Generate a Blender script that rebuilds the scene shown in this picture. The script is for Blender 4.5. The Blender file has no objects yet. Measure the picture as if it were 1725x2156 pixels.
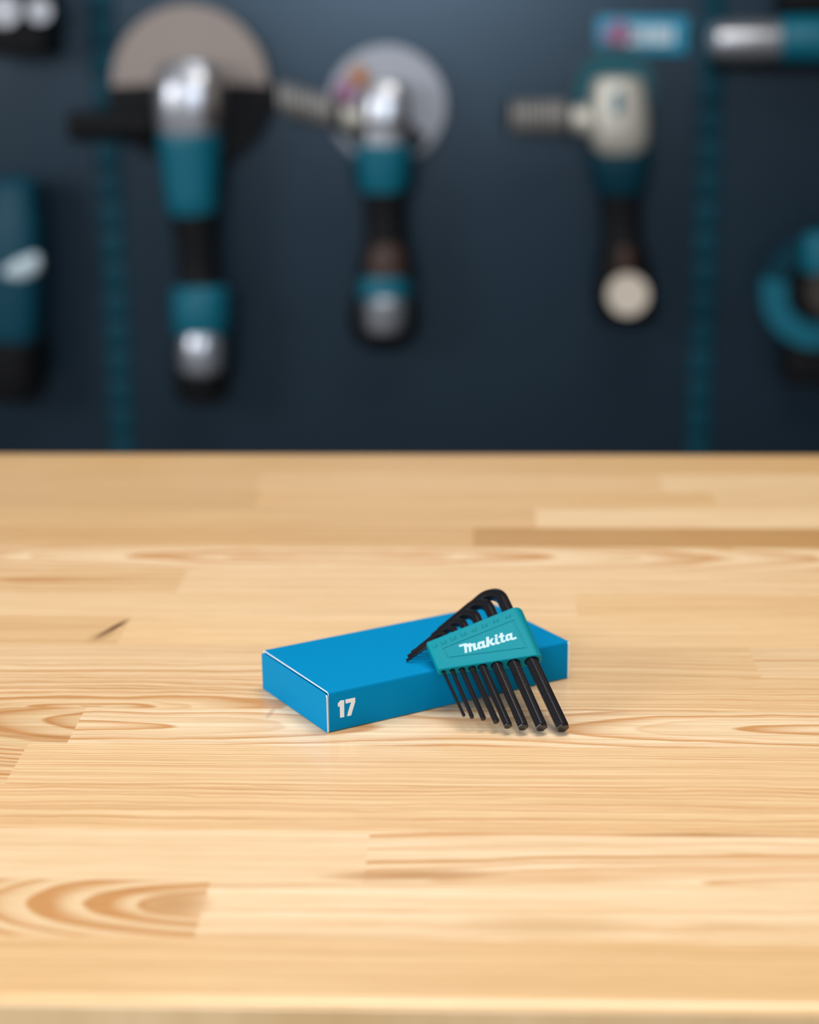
import bpy, bmesh, math, random
from mathutils import Vector, Matrix

C = bpy.context.scene.collection
R = math.radians
TOP = 0.9                      # height of the benchtop above the floor (m)

# ------------------------------------------------------------------ camera
F_PX, PITCH, ROLL = 3931.2, 0.27414, -0.006516
CAM = Vector((0, 0, TOP + 0.35))
FWD = Vector((0, math.cos(PITCH), -math.sin(PITCH)))
_up = Vector((0, math.sin(PITCH), math.cos(PITCH)))
_rt = Vector((1, 0, 0))
RT = math.cos(ROLL) * _rt + math.sin(ROLL) * _up
UP = -math.sin(ROLL) * _rt + math.cos(ROLL) * _up
cd = bpy.data.cameras.new('camera')
cam = bpy.data.objects.new('camera', cd)
C.objects.link(cam)
cam.matrix_world = Matrix(((RT.x, UP.x, -FWD.x, CAM.x), (RT.y, UP.y, -FWD.y, CAM.y), (RT.z, UP.z, -FWD.z, CAM.z), (0, 0, 0, 1)))
cd.sensor_fit = 'VERTICAL'
cd.lens = 50.0
cd.sensor_height = 50.0 * 2156 / F_PX
cd.sensor_width = cd.sensor_height * 1725 / 2156
cd.clip_start = 0.02
cd.dof.use_dof = True
cd.dof.focus_distance = 0.905
cd.dof.aperture_fstop = 3.15
cd.dof.aperture_blades = 0
bpy.context.scene.camera = cam

# ------------------------------------------------------------------ view, world and lights
vs = bpy.context.scene.view_settings
vs.view_transform = 'Standard'
vs.look = 'None'
vs.exposure = 0.0
vs.gamma = 1.0
vs.use_curve_mapping = False

w = bpy.data.worlds.new('world')
bpy.context.scene.world = w
w.use_nodes = True
w.node_tree.nodes['Background'].inputs[0].default_value = (0.80, 0.88, 1.0, 1)
w.node_tree.nodes['Background'].inputs[1].default_value = 0.15

def area(name, loc, target, sx, sy, power, col):
    l = bpy.data.lights.new(name, 'AREA')
    l.shape = 'RECTANGLE'; l.size = sx; l.size_y = sy
    l.energy = power; l.color = col
    o = bpy.data.objects.new(name, l)
    C.objects.link(o)
    o.location = loc
    d = Vector(target) - Vector(loc)
    o.rotation_euler = d.to_track_quat('-Z', 'Y').to_euler()
    return o

area('ceiling_light_front', (0.15, 0.80, 2.6), (0.12, 0.85, 0.9), 1.1, 0.22, 17.5, (1.0, 0.95, 0.88))
area('ceiling_light_middle', (0.25, 1.45, 2.6), (0.2, 1.3, 0.9), 1.2, 0.25, 7.5, (1.0, 0.95, 0.88))
area('ceiling_light_wall', (-0.2, 2.45, 2.65), (-0.2, 2.95, 1.5), 0.6, 0.15, 5.5, (0.70, 0.86, 1.0))
area('window_light_behind', (-0.35, -1.9, 1.80), (-0.1, 0.9, 1.0), 1.0, 0.8, 39, (0.82, 0.90, 1.0))
area('window_light_left', (-2.3, 0.0, 1.75), (0.0, 0.9, 0.95), 1.2, 1.0, 46, (0.97, 0.98, 1.0))

# ------------------------------------------------------------------ helpers
def lin(c):
    c = c / 255.0
    return c / 12.92 if c <= 0.04045 else ((c + 0.055) / 1.055) ** 2.4

def rgb(r, g, b):
    return (lin(r), lin(g), lin(b), 1)

def mat(name, col, rough=0.5, metal=0.0, spec=0.5, noise=0.0, nscale=200.0, bump=0.0, coat=0.0):
    m = bpy.data.materials.new(name)
    m.use_nodes = True
    nt = m.node_tree
    b = nt.nodes['Principled BSDF']
    b.inputs['Base Color'].default_value = col
    b.inputs['Roughness'].default_value = rough
    b.inputs['Metallic'].default_value = metal
    b.inputs['Specular IOR Level'].default_value = spec
    b.inputs['Coat Weight'].default_value = coat
    if noise or bump:
        tc = nt.nodes.new('ShaderNodeTexCoord')
        n = nt.nodes.new('ShaderNodeTexNoise')
        n.inputs['Scale'].default_value = nscale
        n.inputs['Detail'].default_value = 4
        nt.links.new(tc.outputs['Object'], n.inputs['Vector'])
        if noise:
            mx = nt.nodes.new('ShaderNodeMix'); mx.data_type = 'RGBA'
            mx.inputs[6].default_value = [max(0, v * (1 - noise)) for v in col[:3]] + [1]
            mx.inputs[7].default_value = [min(1, v * (1 + noise)) for v in col[:3]] + [1]
            nt.links.new(n.outputs['Fac'], mx.inputs[0])
            nt.links.new(mx.outputs[2], b.inputs['Base Color'])
        if bump:
            bp = nt.nodes.new('ShaderNodeBump')
            bp.inputs['Strength'].default_value = bump
            bp.inputs['Distance'].default_value = 0.0003
            nt.links.new(n.outputs['Fac'], bp.inputs['Height'])
            nt.links.new(bp.outputs['Normal'], b.inputs['Normal'])
    return m

def smooth(me, deg=35):
    bm = bmesh.new(); bm.from_mesh(me)
    for f in bm.faces: f.smooth = True
    for e in bm.edges:
        if len(e.link_faces) == 2:
            e.smooth = e.calc_face_angle(0) < R(deg)
        else:
            e.smooth = False
    bm.to_mesh(me); bm.free()

def obj(name, bm, m, parent=None, M=None, deg=35, fixn=True):
    me = bpy.data.meshes.new(name)
    if fixn: bmesh.ops.recalc_face_normals(bm, faces=bm.faces)
    bm.to_mesh(me); bm.free()
    for x in (m if isinstance(m, (list, tuple)) else [m]): me.materials.append(x)
    smooth(me, deg)
    o = bpy.data.objects.new(name, me)
    C.objects.link(o)
    if parent is not None: o.parent = parent
    if M is not None: o.matrix_local = M
    return o

def tag(o, label=None, cat=None, group=None, kind=None):
    if label: o['label'] = label
    if cat: o['category'] = cat
    if group: o['group'] = group
    if kind: o['kind'] = kind
    return o

def empty(name, M):
    o = bpy.data.objects.new(name, None)
    o.empty_display_size = 0.02
    C.objects.link(o)
    o.matrix_world = M
    return o

def add_box(bm, x0, x1, y0, y1, z0, z1, bev=0, seg=2):
    r = bmesh.ops.create_cube(bm, size=1)
    vs_ = r['verts']
    bmesh.ops.scale(bm, vec=(x1 - x0, y1 - y0, z1 - z0), verts=vs_)
    bmesh.ops.translate(bm, vec=((x0 + x1) / 2, (y0 + y1) / 2, (z0 + z1) / 2), verts=vs_)
    if bev:
        es = set(e for v in vs_ for e in v.link_edges)
        bmesh.ops.bevel(bm, geom=list(es), offset=bev, segments=seg, profile=0.5, affect='EDGES')
    return bm

def add_loft(bm, rings, cap=True, loop=True):
    vv = [[bm.verts.new(p) for p in r] for r in rings]
    n = len(rings[0])
    for i in range(len(vv) - 1):
        for j in range(n if loop else n - 1):
            k = (j + 1) % n
            bm.faces.new((vv[i][j], vv[i][k], vv[i + 1][k], vv[i + 1][j]))
    if cap:
        bm.faces.new(vv[0]); bm.faces.new(vv[-1])
    return vv

def add_prism(bm, pts, f0, f1, holes=()):
    """polygon pts (2-D), f0/f1 map a 2-D point to the two 3-D skins; holes are bridged"""
    pts = list(pts)
    if holes:
        for h in holes:
            best = min(((i, j) for i in range(len(pts)) for j in range(len(h))),
                       key=lambda t: (pts[t[0]][0] - h[t[1]][0]) ** 2 + (pts[t[0]][1] - h[t[1]][1]) ** 2)
            i, j = best
            def area2(p): return sum(p[a][0] * p[(a + 1) % len(p)][1] - p[(a + 1) % len(p)][0] * p[a][1] for a in range(len(p)))
            hh = list(h)
            if area2(hh) * area2(list(pts)) > 0:
                hh = hh[::-1]; j = len(hh) - 1 - j
            pts = pts[:i + 1] + hh[j:] + hh[:j + 1] + pts[i:]
    a = [bm.verts.new(f0(p)) for p in pts]
    b = [bm.verts.new(f1(p)) for p in pts]
    n = len(pts)
    fa = bm.faces.new(a); fb = bm.faces.new(b[::-1])
    fa.normal_update(); fb.normal_update()
    for i in range(n):
        bm.faces.new((a[i], b[i], b[(i + 1) % n], a[(i + 1) % n]))
    bmesh.ops.triangulate(bm, faces=[fa, fb], ngon_method='EAR_CLIP')

def lathe_pts(cx, cy, z, rx, ry, n=32, power=2.0):
    out = []
    for i in range(n):
        t = 2 * math.pi * i / n
        c, s = math.cos(t), math.sin(t)
        c = math.copysign(abs(c) ** (2 / power), c); s = math.copysign(abs(s) ** (2 / power), s)
        out.append((cx + rx * c, cy + ry * s, z))
    return out

# ------------------------------------------------------------------ materials
def wood_material():
    m = bpy.data.materials.new('laminated_pine')
    m.use_nodes = True
    nt = m.node_tree; N = nt.nodes; Lk = nt.links
    b = N['Principled BSDF']
    def val(x):
        return x
    def mth(op, a, b_=None, c_=None, clamp=False):
        n = N.new('ShaderNodeMath'); n.operation = op; n.use_clamp = clamp
        for i, v in enumerate((a, b_, c_)):
            if v is None: continue
            if isinstance(v, (int, float)): n.inputs[i].default_value = v
            else: Lk.new(v, n.inputs[i])
        return n.outputs[0]
    def attr(nm):
        n = N.new('ShaderNodeAttribute'); n.attribute_name = nm
        s = N.new('ShaderNodeSeparateXYZ'); Lk.new(n.outputs['Vector'], s.inputs[0])
        return s.outputs
    def comb(x, y, z):
        n = N.new('ShaderNodeCombineXYZ')
        for i, v in enumerate((x, y, z)):
            if isinstance(v, (int, float)): n.inputs[i].default_value = v
            else: Lk.new(v, n.inputs[i])
        return n.outputs[0]
    def noise(vec, detail=2, rough=0.5):
        n = N.new('ShaderNodeTexNoise'); n.inputs['Scale'].default_value = 1.0
        n.inputs['Detail'].default_value = detail; n.inputs['Roughness'].default_value = rough
        Lk.new(vec, n.inputs['Vector'])
        return n.outputs['Fac']
    A = attr('ring_a'); B = attr('ring_b'); D = attr('ring_c'); E = attr('ring_d')
    tc = N.new('ShaderNodeTexCoord')
    sp = N.new('ShaderNodeSeparateXYZ'); Lk.new(tc.outputs['Object'], sp.inputs[0])
    X = mth('MULTIPLY', sp.outputs[0], 1000.0); Y = mth('MULTIPLY', sp.outputs[1], 1000.0); Z = mth('MULTIPLY', sp.outputs[2], 1000.0)
    cy, cz, slope = A[0], A[1], A[2]
    dxm = mth('SUBTRACT', X, E[1])
    fold = mth('SQRT', mth('ADD', mth('MULTIPLY', dxm, dxm), 900.0))
    XE = mth('ADD', mth('MULTIPLY', X, mth('SUBTRACT', 1.0, E[0])), mth('MULTIPLY', fold, E[0]))
    freq, contr, tone = B[0], B[1], B[2]
    seed, warm, wob = D[0], D[1], D[2]
    n1 = mth('SUBTRACT', noise(comb(mth('MULTIPLY', X, 0.011), mth('MULTIPLY', Y, 0.030), seed), 2), 0.5)
    n2 = mth('SUBTRACT', noise(comb(mth('MULTIPLY', X, 0.035), mth('MULTIPLY', Y, 0.10), mth('ADD', seed, 7.3)), 2), 0.5)
    yy = mth('ADD', mth('SUBTRACT', Y, cy), mth('ADD', mth('MULTIPLY', n1, wob), mth('MULTIPLY', n2, mth('MULTIPLY', wob, 0.25))))
    zz = mth('ADD', mth('ADD', cz, mth('MULTIPLY', XE, slope)), mth('ADD', mth('MULTIPLY', n1, mth('MULTIPLY', wob, 0.6)), mth('MULTIPLY', Z, 1.0)))
    r = mth('SQRT', mth('ADD', mth('MULTIPLY', yy, yy), mth('MULTIPLY', zz, zz)))
    # uneven ring spacing
    rn = N.new('ShaderNodeTexNoise'); rn.noise_dimensions = '1D'; rn.inputs['Scale'].default_value = 1.0; rn.inputs['Detail'].default_value = 2
    Lk.new(mth('ADD', mth('MULTIPLY', mth('MULTIPLY', r, freq), 0.45), mth('MULTIPLY', seed, 3.1)), rn.inputs['W'])
    ph = mth('ADD', mth('MULTIPLY', r, freq), mth('MULTIPLY', mth('SUBTRACT', rn.outputs['Fac'], 0.5), 1.6))
    fr = mth('FRACT', ph)
    rise = mth('POWER', fr, 2.0)
    fall = mth('SMOOTH_MIN', mth('MULTIPLY', mth('SUBTRACT', 1.0, fr), 7.0), 1.0, 0.2)
    prof = mth('MULTIPLY', rise, fall, clamp=True)
    # ring strength varies ring to ring
    rv = N.new('ShaderNodeTexNoise'); rv.noise_dimensions = '1D'; rv.inputs['Scale'].default_value = 1.0; rv.inputs['Detail'].default_value = 0
    Lk.new(mth('ADD', mth('MULTIPLY', mth('FLOOR', ph), 0.77), seed), rv.inputs['W'])
    prof = mth('MULTIPLY', prof, mth('MULTIPLY', mth('SUBTRACT', rv.outputs['Fac'], 0.05), 2.4))
    pa = noise(comb(mth('MULTIPLY', X, 0.012), mth('MULTIPLY', Y, 0.05), mth('ADD', seed, 3.7)), 2)
    prof = mth('MULTIPLY', mth('MULTIPLY', prof, contr), mth('ADD', 0.85, mth('MULTIPLY', pa, 1.1)), clamp=True)
    # fine fibre
    fb = noise(comb(mth('MULTIPLY', X, 0.05), mth('MULTIPLY', Y, 1.9), seed), 3, 0.6)
    fd = noise(comb(mth('MULTIPLY', X, 0.006), mth('MULTIPLY', Y, 0.55), mth('ADD', seed, 21.0)), 2, 0.6)
    fc = noise(comb(mth('MULTIPLY', X, 0.012), mth('MULTIPLY', Y, 0.16), mth('ADD', seed, 11.0)), 3, 0.6)
    def mixc(f, c0, c1):
        n = N.new('ShaderNodeMix'); n.data_type = 'RGBA'
        Lk.new(f, n.inputs[0])
        for i, c in ((6, c0), (7, c1)):
            if isinstance(c, tuple): n.inputs[i].default_value = c
            else: Lk.new(c, n.inputs[i])
        return n.outputs[2]
    pale = mixc(warm, (0.92, 0.70, 0.455, 1), (0.88, 0.56, 0.255, 1))
    dark = mixc(warm, (0.66, 0.33, 0.12, 1), (0.60, 0.28, 0.09, 1))
    base = mixc(mth('MULTIPLY', mth('SUBTRACT', fc, 0.42, clamp=True), 1.3, clamp=True), pale, (0.78, 0.48, 0.22, 1))
    col = mixc(prof, base, dark)
    k = mth('MULTIPLY', tone, mth('ADD', 0.62, mth('ADD', mth('MULTIPLY', fb, 0.28), mth('MULTIPLY', fd, 0.50))))
    mul = N.new('ShaderNodeVectorMath'); mul.operation = 'MULTIPLY'
    Lk.new(col, mul.inputs[0])
    Lk.new(comb(k, mth('MULTIPLY', mth('POWER', k, 1.35), 0.985), mth('MULTIPLY', mth('POWER', k, 2.0), 0.95)), mul.inputs[1])
    # brown knot streak and small wear marks with a shape of their own
    def streak(x0, y0, ang, lx, ly, col_, cin, st):
        ca, sa = math.cos(ang), math.sin(ang)
        dx = mth('SUBTRACT', X, x0); dy = mth('SUBTRACT', Y, y0)
        px = mth('ADD', mth('MULTIPLY', dx, ca), mth('MULTIPLY', dy, sa))
        py = mth('SUBTRACT', mth('MULTIPLY', dy, ca), mth('MULTIPLY', dx, sa))
        d = mth('ADD', mth('POWER', mth('ABSOLUTE', mth('DIVIDE', px, lx)), 2.0), mth('POWER', mth('ABSOLUTE', mth('DIVIDE', py, ly)), 2.0))
        f = mth('MULTIPLY', mth('SUBTRACT', 1.0, d, clamp=True), st, clamp=True)
        return mixc(f, cin, col_)
    c = mul.outputs[0]
    c = streak(-203.5, 997, R(69), 20, 2.6, (0.17, 0.075, 0.03, 1), c, 1.6)
    c = streak(-207, 986, R(68), 14, 7, (0.45, 0.24, 0.10, 1), c, 0.55)
    c = streak(-23, 695, R(3), 42, 6.0, (0.52, 0.25, 0.08, 1), c, 0.9)
    c = streak(100, 734.8, R(0), 48, 1.8, (0.50, 0.24, 0.08, 1), c, 1.0)
    c = streak(-100, 871, R(-10), 1.8, 9, (0.36, 0.20, 0.10, 1), c, 0.45)
    c = streak(-117, 668, R(0), 17, 13, (0.58, 0.30, 0.11, 1), c, 0.85)
    c = streak(-64, 643, R(0), 60, 2.4, (0.62, 0.36, 0.15, 1), c, 0.5)
    c = streak(30, 654, R(0), 42, 9, (0.70, 0.44, 0.21, 1), c, 0.7)
    c = streak(104, 654, R(0), 26, 4, (0.70, 0.44, 0.21, 1), c, 0.6)
    Lk.new(c, b.inputs['Base Color'])
    Lk.new(mth('ADD', 0.30, mth('MULTIPLY', fb, 0.10)), b.inputs['Roughness'])
    b.inputs['Specular IOR Level'].default_value = 0.45
    b.inputs['Coat Weight'].default_value = 0.6
    b.inputs['Coat Roughness'].default_value = 0.17
    bp = N.new('ShaderNodeBump'); bp.inputs['Strength'].default_value = 0.25; bp.inputs['Distance'].default_value = 0.0002
    Lk.new(fb, bp.inputs['Height']); Lk.new(bp.outputs['Normal'], b.inputs['Normal'])
    return m

M_wood = wood_material()
M_card = mat('blue_printed_card', (0.0, 0.23, 0.48, 1), 0.55, spec=0.04, noise=0.03, nscale=900, bump=0.05)
M_paper = mat('raw_paper_edge', (0.85, 0.86, 0.86, 1), 0.8, noise=0.04, nscale=1500)
M_print = mat('white_print', (0.86, 0.87, 0.88, 1), 0.5)
M_print2 = mat('pale_print', (0.44, 0.62, 0.70, 1), 0.5)
M_teal = mat('teal_plastic', (0.0, 0.235, 0.29, 1), 0.5, spec=0.12, noise=0.05, nscale=1500, bump=0.25)
M_key = mat('black_oxide_steel', (0.007, 0.006, 0.008, 1), 0.20, spec=0.45, noise=0.25, nscale=4000, bump=0.02)
M_etch = mat('etched_steel', (0.06, 0.045, 0.03, 1), 0.4, metal=0.5)
M_leg = mat('dark_grey_steel', (0.05, 0.055, 0.06, 1), 0.45, metal=0.3)
M_wall = mat('dark_wall_paint', (0.02, 0.028, 0.035, 1), 0.6)
M_floor = mat('grey_concrete_floor', (0.16, 0.16, 0.155, 1), 0.55, noise=0.25, nscale=6)
M_ceil = mat('white_ceiling_paint', (0.6, 0.6, 0.6, 1), 0.8)
M_back = mat('pale_wall_paint', (0.35, 0.36, 0.37, 1), 0.8)
M_ttool = mat('teal_tool_shell', (0.0, 0.135, 0.20, 1), 0.4, noise=0.05, nscale=300)
M_strip = mat('teal_powder_coat', (0.0, 0.036, 0.058, 1), 0.55, spec=0.2)
M_black = mat('black_rubber', (0.004, 0.004, 0.005, 1), 0.6, spec=0.2, noise=0.2, nscale=600)
M_silver = mat('cast_aluminium', (0.50, 0.51, 0.55, 1), 0.30, metal=0.85, noise=0.1, nscale=300)
M_warm = mat('warm_cast_aluminium', (0.55, 0.52, 0.45, 1), 0.42, metal=0.4, noise=0.1, nscale=300)
M_disc = mat('tan_abrasive', (0.36, 0.30, 0.27, 1), 0.8, noise=0.15, nscale=400)
M_disc2 = mat('pale_flap_disc', (0.42, 0.44, 0.50, 1), 0.5, noise=0.1, nscale=400)
M_pink = mat('pink_label_print', (0.34, 0.14, 0.26, 1), 0.5)
M_orange = mat('orange_label_print', (0.45, 0.17, 0.05, 1), 0.5)
M_cyan = mat('cyan_sign_print', (0.01, 0.30, 0.48, 1), 0.45)
M_white = mat('white_sign_print', (0.6, 0.72, 0.78, 1), 0.45)
M_grip_glint = mat('black_rubber_highlight_grey', (0.30, 0.28, 0.26, 1), 0.2, spec=0.8)  # black ribs coloured grey: the window highlights on them are put into the colour
M_navy = mat('dark_teal_shell', (0.0, 0.055, 0.09, 1), 0.5, spec=0.3)
M_dteal = mat('deep_teal_shell', (0.0, 0.085, 0.115, 1), 0.45, spec=0.35)
M_dark = mat('dark_bronze_metal', (0.09, 0.075, 0.065, 1), 0.35, metal=0.5)
M_brown = mat('dark_brown_label', (0.05, 0.022, 0.014, 1), 0.5)
M_cream = mat('cream_cap_plastic', (0.74, 0.64, 0.52, 1), 0.5)

def panel_material():
    m = mat('perforated_blue_grey_panel', (0.007, 0.019, 0.033, 1), 0.29, spec=0.8)
    nt = m.node_tree; b = nt.nodes['Principled BSDF']
    tc = nt.nodes.new('ShaderNodeTexCoord')
    sp = nt.nodes.new('ShaderNodeSeparateXYZ'); nt.links.new(tc.outputs['Object'], sp.inputs[0])
    def mth(op, a, b_=None):
        n = nt.nodes.new('ShaderNodeMath'); n.operation = op
        for i, v in enumerate((a, b_)):
            if v is None: continue
            if isinstance(v, (int, float)): n.inputs[i].default_value = v
            else: nt.links.new(v, n.inputs[i])
        return n.outputs[0]
    fx = mth('SUBTRACT', mth('FRACT', mth('MULTIPLY', sp.outputs[0], 100.0)), 0.5)
    fz = mth('SUBTRACT', mth('FRACT', mth('MULTIPLY', sp.outputs[2], 100.0)), 0.5)
    d = mth('ADD', mth('MULTIPLY', fx, fx), mth('MULTIPLY', fz, fz))
    b.inputs['Specular Tint'].default_value = (0.60, 0.80, 1.0, 1)
    h = mth('LESS_THAN', d, 0.055)
    mx = nt.nodes.new('ShaderNodeMix'); mx.data_type = 'RGBA'
    mx.inputs[6].default_value = (0.007, 0.019, 0.033, 1); mx.inputs[7].default_value = (0.006, 0.008, 0.010, 1)
    nt.links.new(h, mx.inputs[0]); nt.links.new(mx.outputs[2], b.inputs['Base Color'])
    return m
M_panel = panel_material()

# ------------------------------------------------------------------ room shell
YAW = -0.034                                     # the bench and the wall are turned a little
RZ = Matrix.Rotation(YAW, 4, 'Z')
WALL_D = 3.0                                     # wall plane, metres in front of the camera, in the bench frame

def struct(name, bm, m, M=None):
    return tag(obj(name, bm, m, None, M), kind='structure')

bm = bmesh.new(); add_box(bm, -2.6, 2.6, -2.2, WALL_D + 0.1, -0.1, 0.0); struct('floor', bm, M_floor, RZ)
bm = bmesh.new(); add_box(bm, -2.6, 2.6, -2.2, WALL_D + 0.1, 2.75, 2.85); struct('ceiling', bm, M_ceil, RZ)
bm = bmesh.new(); add_box(bm, -2.6, 2.6, WALL_D + 0.004, WALL_D + 0.1, 0.0, 2.75); struct('wall_back', bm, M_wall, RZ)
bm = bmesh.new(); add_box(bm, -2.6, 2.6, -2.3, -2.2, 0.0, 2.75); struct('wall_front', bm, M_back, RZ)

# ------------------------------------------------------------------ workbench
bench = tag(empty('workbench', RZ), 'long pale laminated wooden workbench in front of the tool wall', 'workbench')
V0, PW = 594.5, 47.05
rnd = random.Random(11)
def st(cy=70, cz=12, slope=.01, freq=.42, contr=.5, tone=1.0, warm=.4, wob=6, fold=0, xm=0):
    return (cy, cz, slope, freq, contr, tone, warm, wob, fold, xm)
rows = {
 0: [(-1300, 1300, st(cy=540, cz=8, freq=.5, contr=.34, tone=0.921, warm=0.61, wob=3))],
 1: [(-1300, -105.5, st(cy=668, cz=-25.5, slope=-.30, freq=.15, contr=1.3, tone=0.960, warm=0.21, wob=6)),
     (-105.5, 1300, st(cy=700, cz=30, slope=.02, freq=.17, contr=.42, tone=1.028, warm=0.16, wob=16))],
 2: [(-1300, -43, st(cy=600, cz=10, slope=.005, freq=.5, contr=.30, tone=1.018, warm=0.21, wob=5)),
     (-43, 1300, st(cy=690, cz=16, slope=-.10, freq=.13, contr=.95, tone=1.048, warm=0.11, wob=8))],
 3: [(-1300, 1300, st(cy=880, cz=20, slope=.02, freq=.27, contr=.62, tone=1.000, warm=0.51, wob=14))],
 4: [(-1300, -213, st(cy=900, cz=30, slope=.30, freq=.22, contr=1.3, tone=0.970, warm=0.26, wob=8)),
     (-213, 1300, st(cy=650, cz=10, slope=.004, freq=.46, contr=.60, tone=1.030, warm=0.46, wob=5))],
 5: [(-1300, -194.3, st(cy=858, cz=-40, slope=-.27, freq=.10, contr=1.2, tone=0.900, warm=0.21, wob=14)),
     (-194.3, 1300, st(cy=854, cz=25.5, slope=-.135, fold=1, xm=-5, freq=.15, contr=.95, tone=1.040, warm=0.11, wob=11))],
 6: [(-1300, -30, st(cy=880, cz=26, slope=.14, freq=.22, contr=1.05, tone=1.000, warm=0.28, wob=14)),
     (-30, 1300, st(cy=820, cz=16, slope=.01, freq=.40, contr=.62, tone=1.000, warm=0.46, wob=9))],
 7: [(-1300, -30, st(cy=990, cz=16, slope=.01, freq=.24, contr=.62, tone=1.000, warm=0.28, wob=14)),
     (-30, 152.5, st(cy=820, cz=16, slope=.14, freq=.30, contr=.50, tone=0.990, warm=0.48, wob=9)),
     (152.5, 1300, st(cy=1000, cz=20, freq=.2, contr=.35, tone=0.990, warm=0.31, wob=10))],
 8: [(-1300, -196, st(cy=1100, cz=12, slope=.15, freq=.38, contr=.35, tone=0.942, warm=0.63, wob=8)),
     (-196, 1300, st(cy=1100, cz=12, slope=.02, freq=.35, contr=.26, tone=1.049, warm=0.63, wob=8))],
 9: [(-1300, 62, st(cy=940, cz=12, freq=.35, contr=.30, tone=1.049, warm=0.50, wob=9)),
     (62, 1300, st(cy=940, cz=12, freq=.35, contr=.30, tone=1.016, warm=0.68, wob=9))],
 10: [(-1300, -177, st(cy=1090, cz=10, slope=.06, freq=.12, contr=.8, tone=1.006, warm=0.58, wob=10)),
      (-177, 1300, st(cy=1000, cz=12, slope=.01, freq=.30, contr=.42, tone=1.070, warm=0.43, wob=8))],
 11: [(-1300, 1300, st(cy=1138, cz=10, slope=.12, freq=.13, contr=.85, tone=1.102, warm=0.33, wob=16))],
 12: [(-1300, 2, st(cy=1300, cz=12, freq=.22, contr=.6, tone=0.931, warm=0.78, wob=8)),
      (2, 1300, st(cy=1100, cz=12, freq=.25, contr=.7, tone=0.770, warm=0.93, wob=3))],
 13: [(-1300, 44.5, st(cy=1000, cz=12, freq=.22, contr=.30, tone=0.952, warm=0.73, wob=8)),
      (44.5, 1300, st(cy=1000, cz=12, freq=.25, contr=.12, tone=1.091, warm=0.48, wob=8))],
 14: [(-1300, -151, st(cy=1400, cz=12, freq=.25, contr=.4, tone=0.899, warm=0.68, wob=8)),
      (-151, 172, st(cy=1150, cz=12, freq=.2, contr=.35, tone=0.995, warm=0.80, wob=8)),
      (172, 1300, st(cy=1150, cz=12, freq=.2, contr=.2, tone=1.016, warm=0.58, wob=8))],
 15: [(-1300, -156, st(cy=1200, cz=12, freq=.25, contr=.35, tone=0.942, warm=0.73, wob=8)),
      (-156, 139, st(cy=1200, cz=12, freq=.22, contr=.3, tone=1.016, warm=0.73, wob=8)),
      (139, 1300, st(cy=1200, cz=12, freq=.22, contr=.15, tone=1.070, warm=0.53, wob=8))],
 16: [(-1300, 1300, st(cy=1200, cz=12, freq=.25, contr=.35, tone=0.963, warm=0.88, wob=8))],
 17: [(-1300, 1300, st(cy=1200, cz=12, freq=.25, contr=.35, tone=0.942, warm=0.93, wob=8))],
}
TH, NOSE = 42.0, 4.5
vend = 1413.0
verts, faces, fa = [], [], []
def quad(p, s, sd):
    i = len(verts); verts.extend([(x / 1000, y / 1000, z / 1000) for x, y, z in p]); faces.append((i, i + 1, i + 2, i + 3)); fa.append((s, sd))
for k, segs in rows.items():
    y0, y1 = V0 + PW * k, min(V0 + PW * (k + 1), vend)
    prof = [(y0, 0), (y1, 0)]
    if k == 0:
        arc = []; py_, pz_ = y0 + 5.54, 0.0
        arc.append((py_, pz_))
        for i in range(12):                    # an eased edge: a wide soft round-over, then a tight one
            t0, t1 = R(i * 7.5), R((i + 1) * 7.5); rr = 7.0 if i < 6 else 2.0
            py_ -= rr * (math.sin(t1) - math.sin(t0)); pz_ -= rr * (math.cos(t0) - math.cos(t1)); arc.append((py_, pz_))
        prof = [(y0 + 2, -TH)] + [(y0, -TH + 2)] + arc[::-1] + [(y1, 0)]
    if k == 17:
        arc = [(y1 - NOSE + NOSE * math.sin(t), -NOSE + NOSE * math.cos(t)) for t in [i / 6 * math.pi / 2 for i in range(7)]]
        prof = [(y0, 0)] + arc + [(y1, -TH)]
    for (x0, x1, s) in segs:
        sd = rnd.uniform(0, 50)
        for (a, b_) in zip(prof[:-1], prof[1:]):
            quad([(x0, a[0], a[1]), (x1, a[0], a[1]), (x1, b_[0], b_[1]), (x0, b_[0], b_[1])], s, sd)
s = st(contr=.4)
quad([(-1300, V0 + 2, -TH), (-1300, vend, -TH), (1300, vend, -TH), (1300, V0 + 2, -TH)], s, 1)
quad([(-1300, V0 + NOSE, 0), (-1300, vend, 0), (-1300, vend, -TH), (-1300, V0 + NOSE, -TH)], s, 2)
quad([(1300, V0 + NOSE, 0), (1300, V0 + NOSE, -TH), (1300, vend, -TH), (1300, vend, 0)], s, 3)
me = bpy.data.meshes.new('benchtop'); me.from_pydata(verts, [], faces)
for nm, fn in (('ring_a', lambda s, d: (s[0], s[1], s[2])), ('ring_b', lambda s, d: (s[3], s[4], s[5])), ('ring_c', lambda s, d: (d, s[6], s[7])), ('ring_d', lambda s, d: (s[8], s[9], 0))):
    at_ = me.attributes.new(nm, 'FLOAT_VECTOR', 'FACE')
    for i, (s_, d_) in enumerate(fa): at_.data[i].vector = fn(s_, d_)
me.materials.append(M_wood)
for p in me.polygons: p.use_smooth = False
bt = bpy.data.objects.new('benchtop', me); C.objects.link(bt); bt.parent = bench; bt.location = (0, 0, TOP)
for i, p in enumerate(me.polygons):
    if abs(p.normal.z) < 0.999: p.use_smooth = True
bmt = bmesh.new(); bmt.from_mesh(me); bmesh.ops.remove_doubles(bmt, verts=bmt.verts, dist=1e-6)
for e in bmt.edges:
    if len(e.link_faces) == 2: e.smooth = e.calc_face_angle(0) < R(30)
bmt.to_mesh(me); bmt.free()
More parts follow.
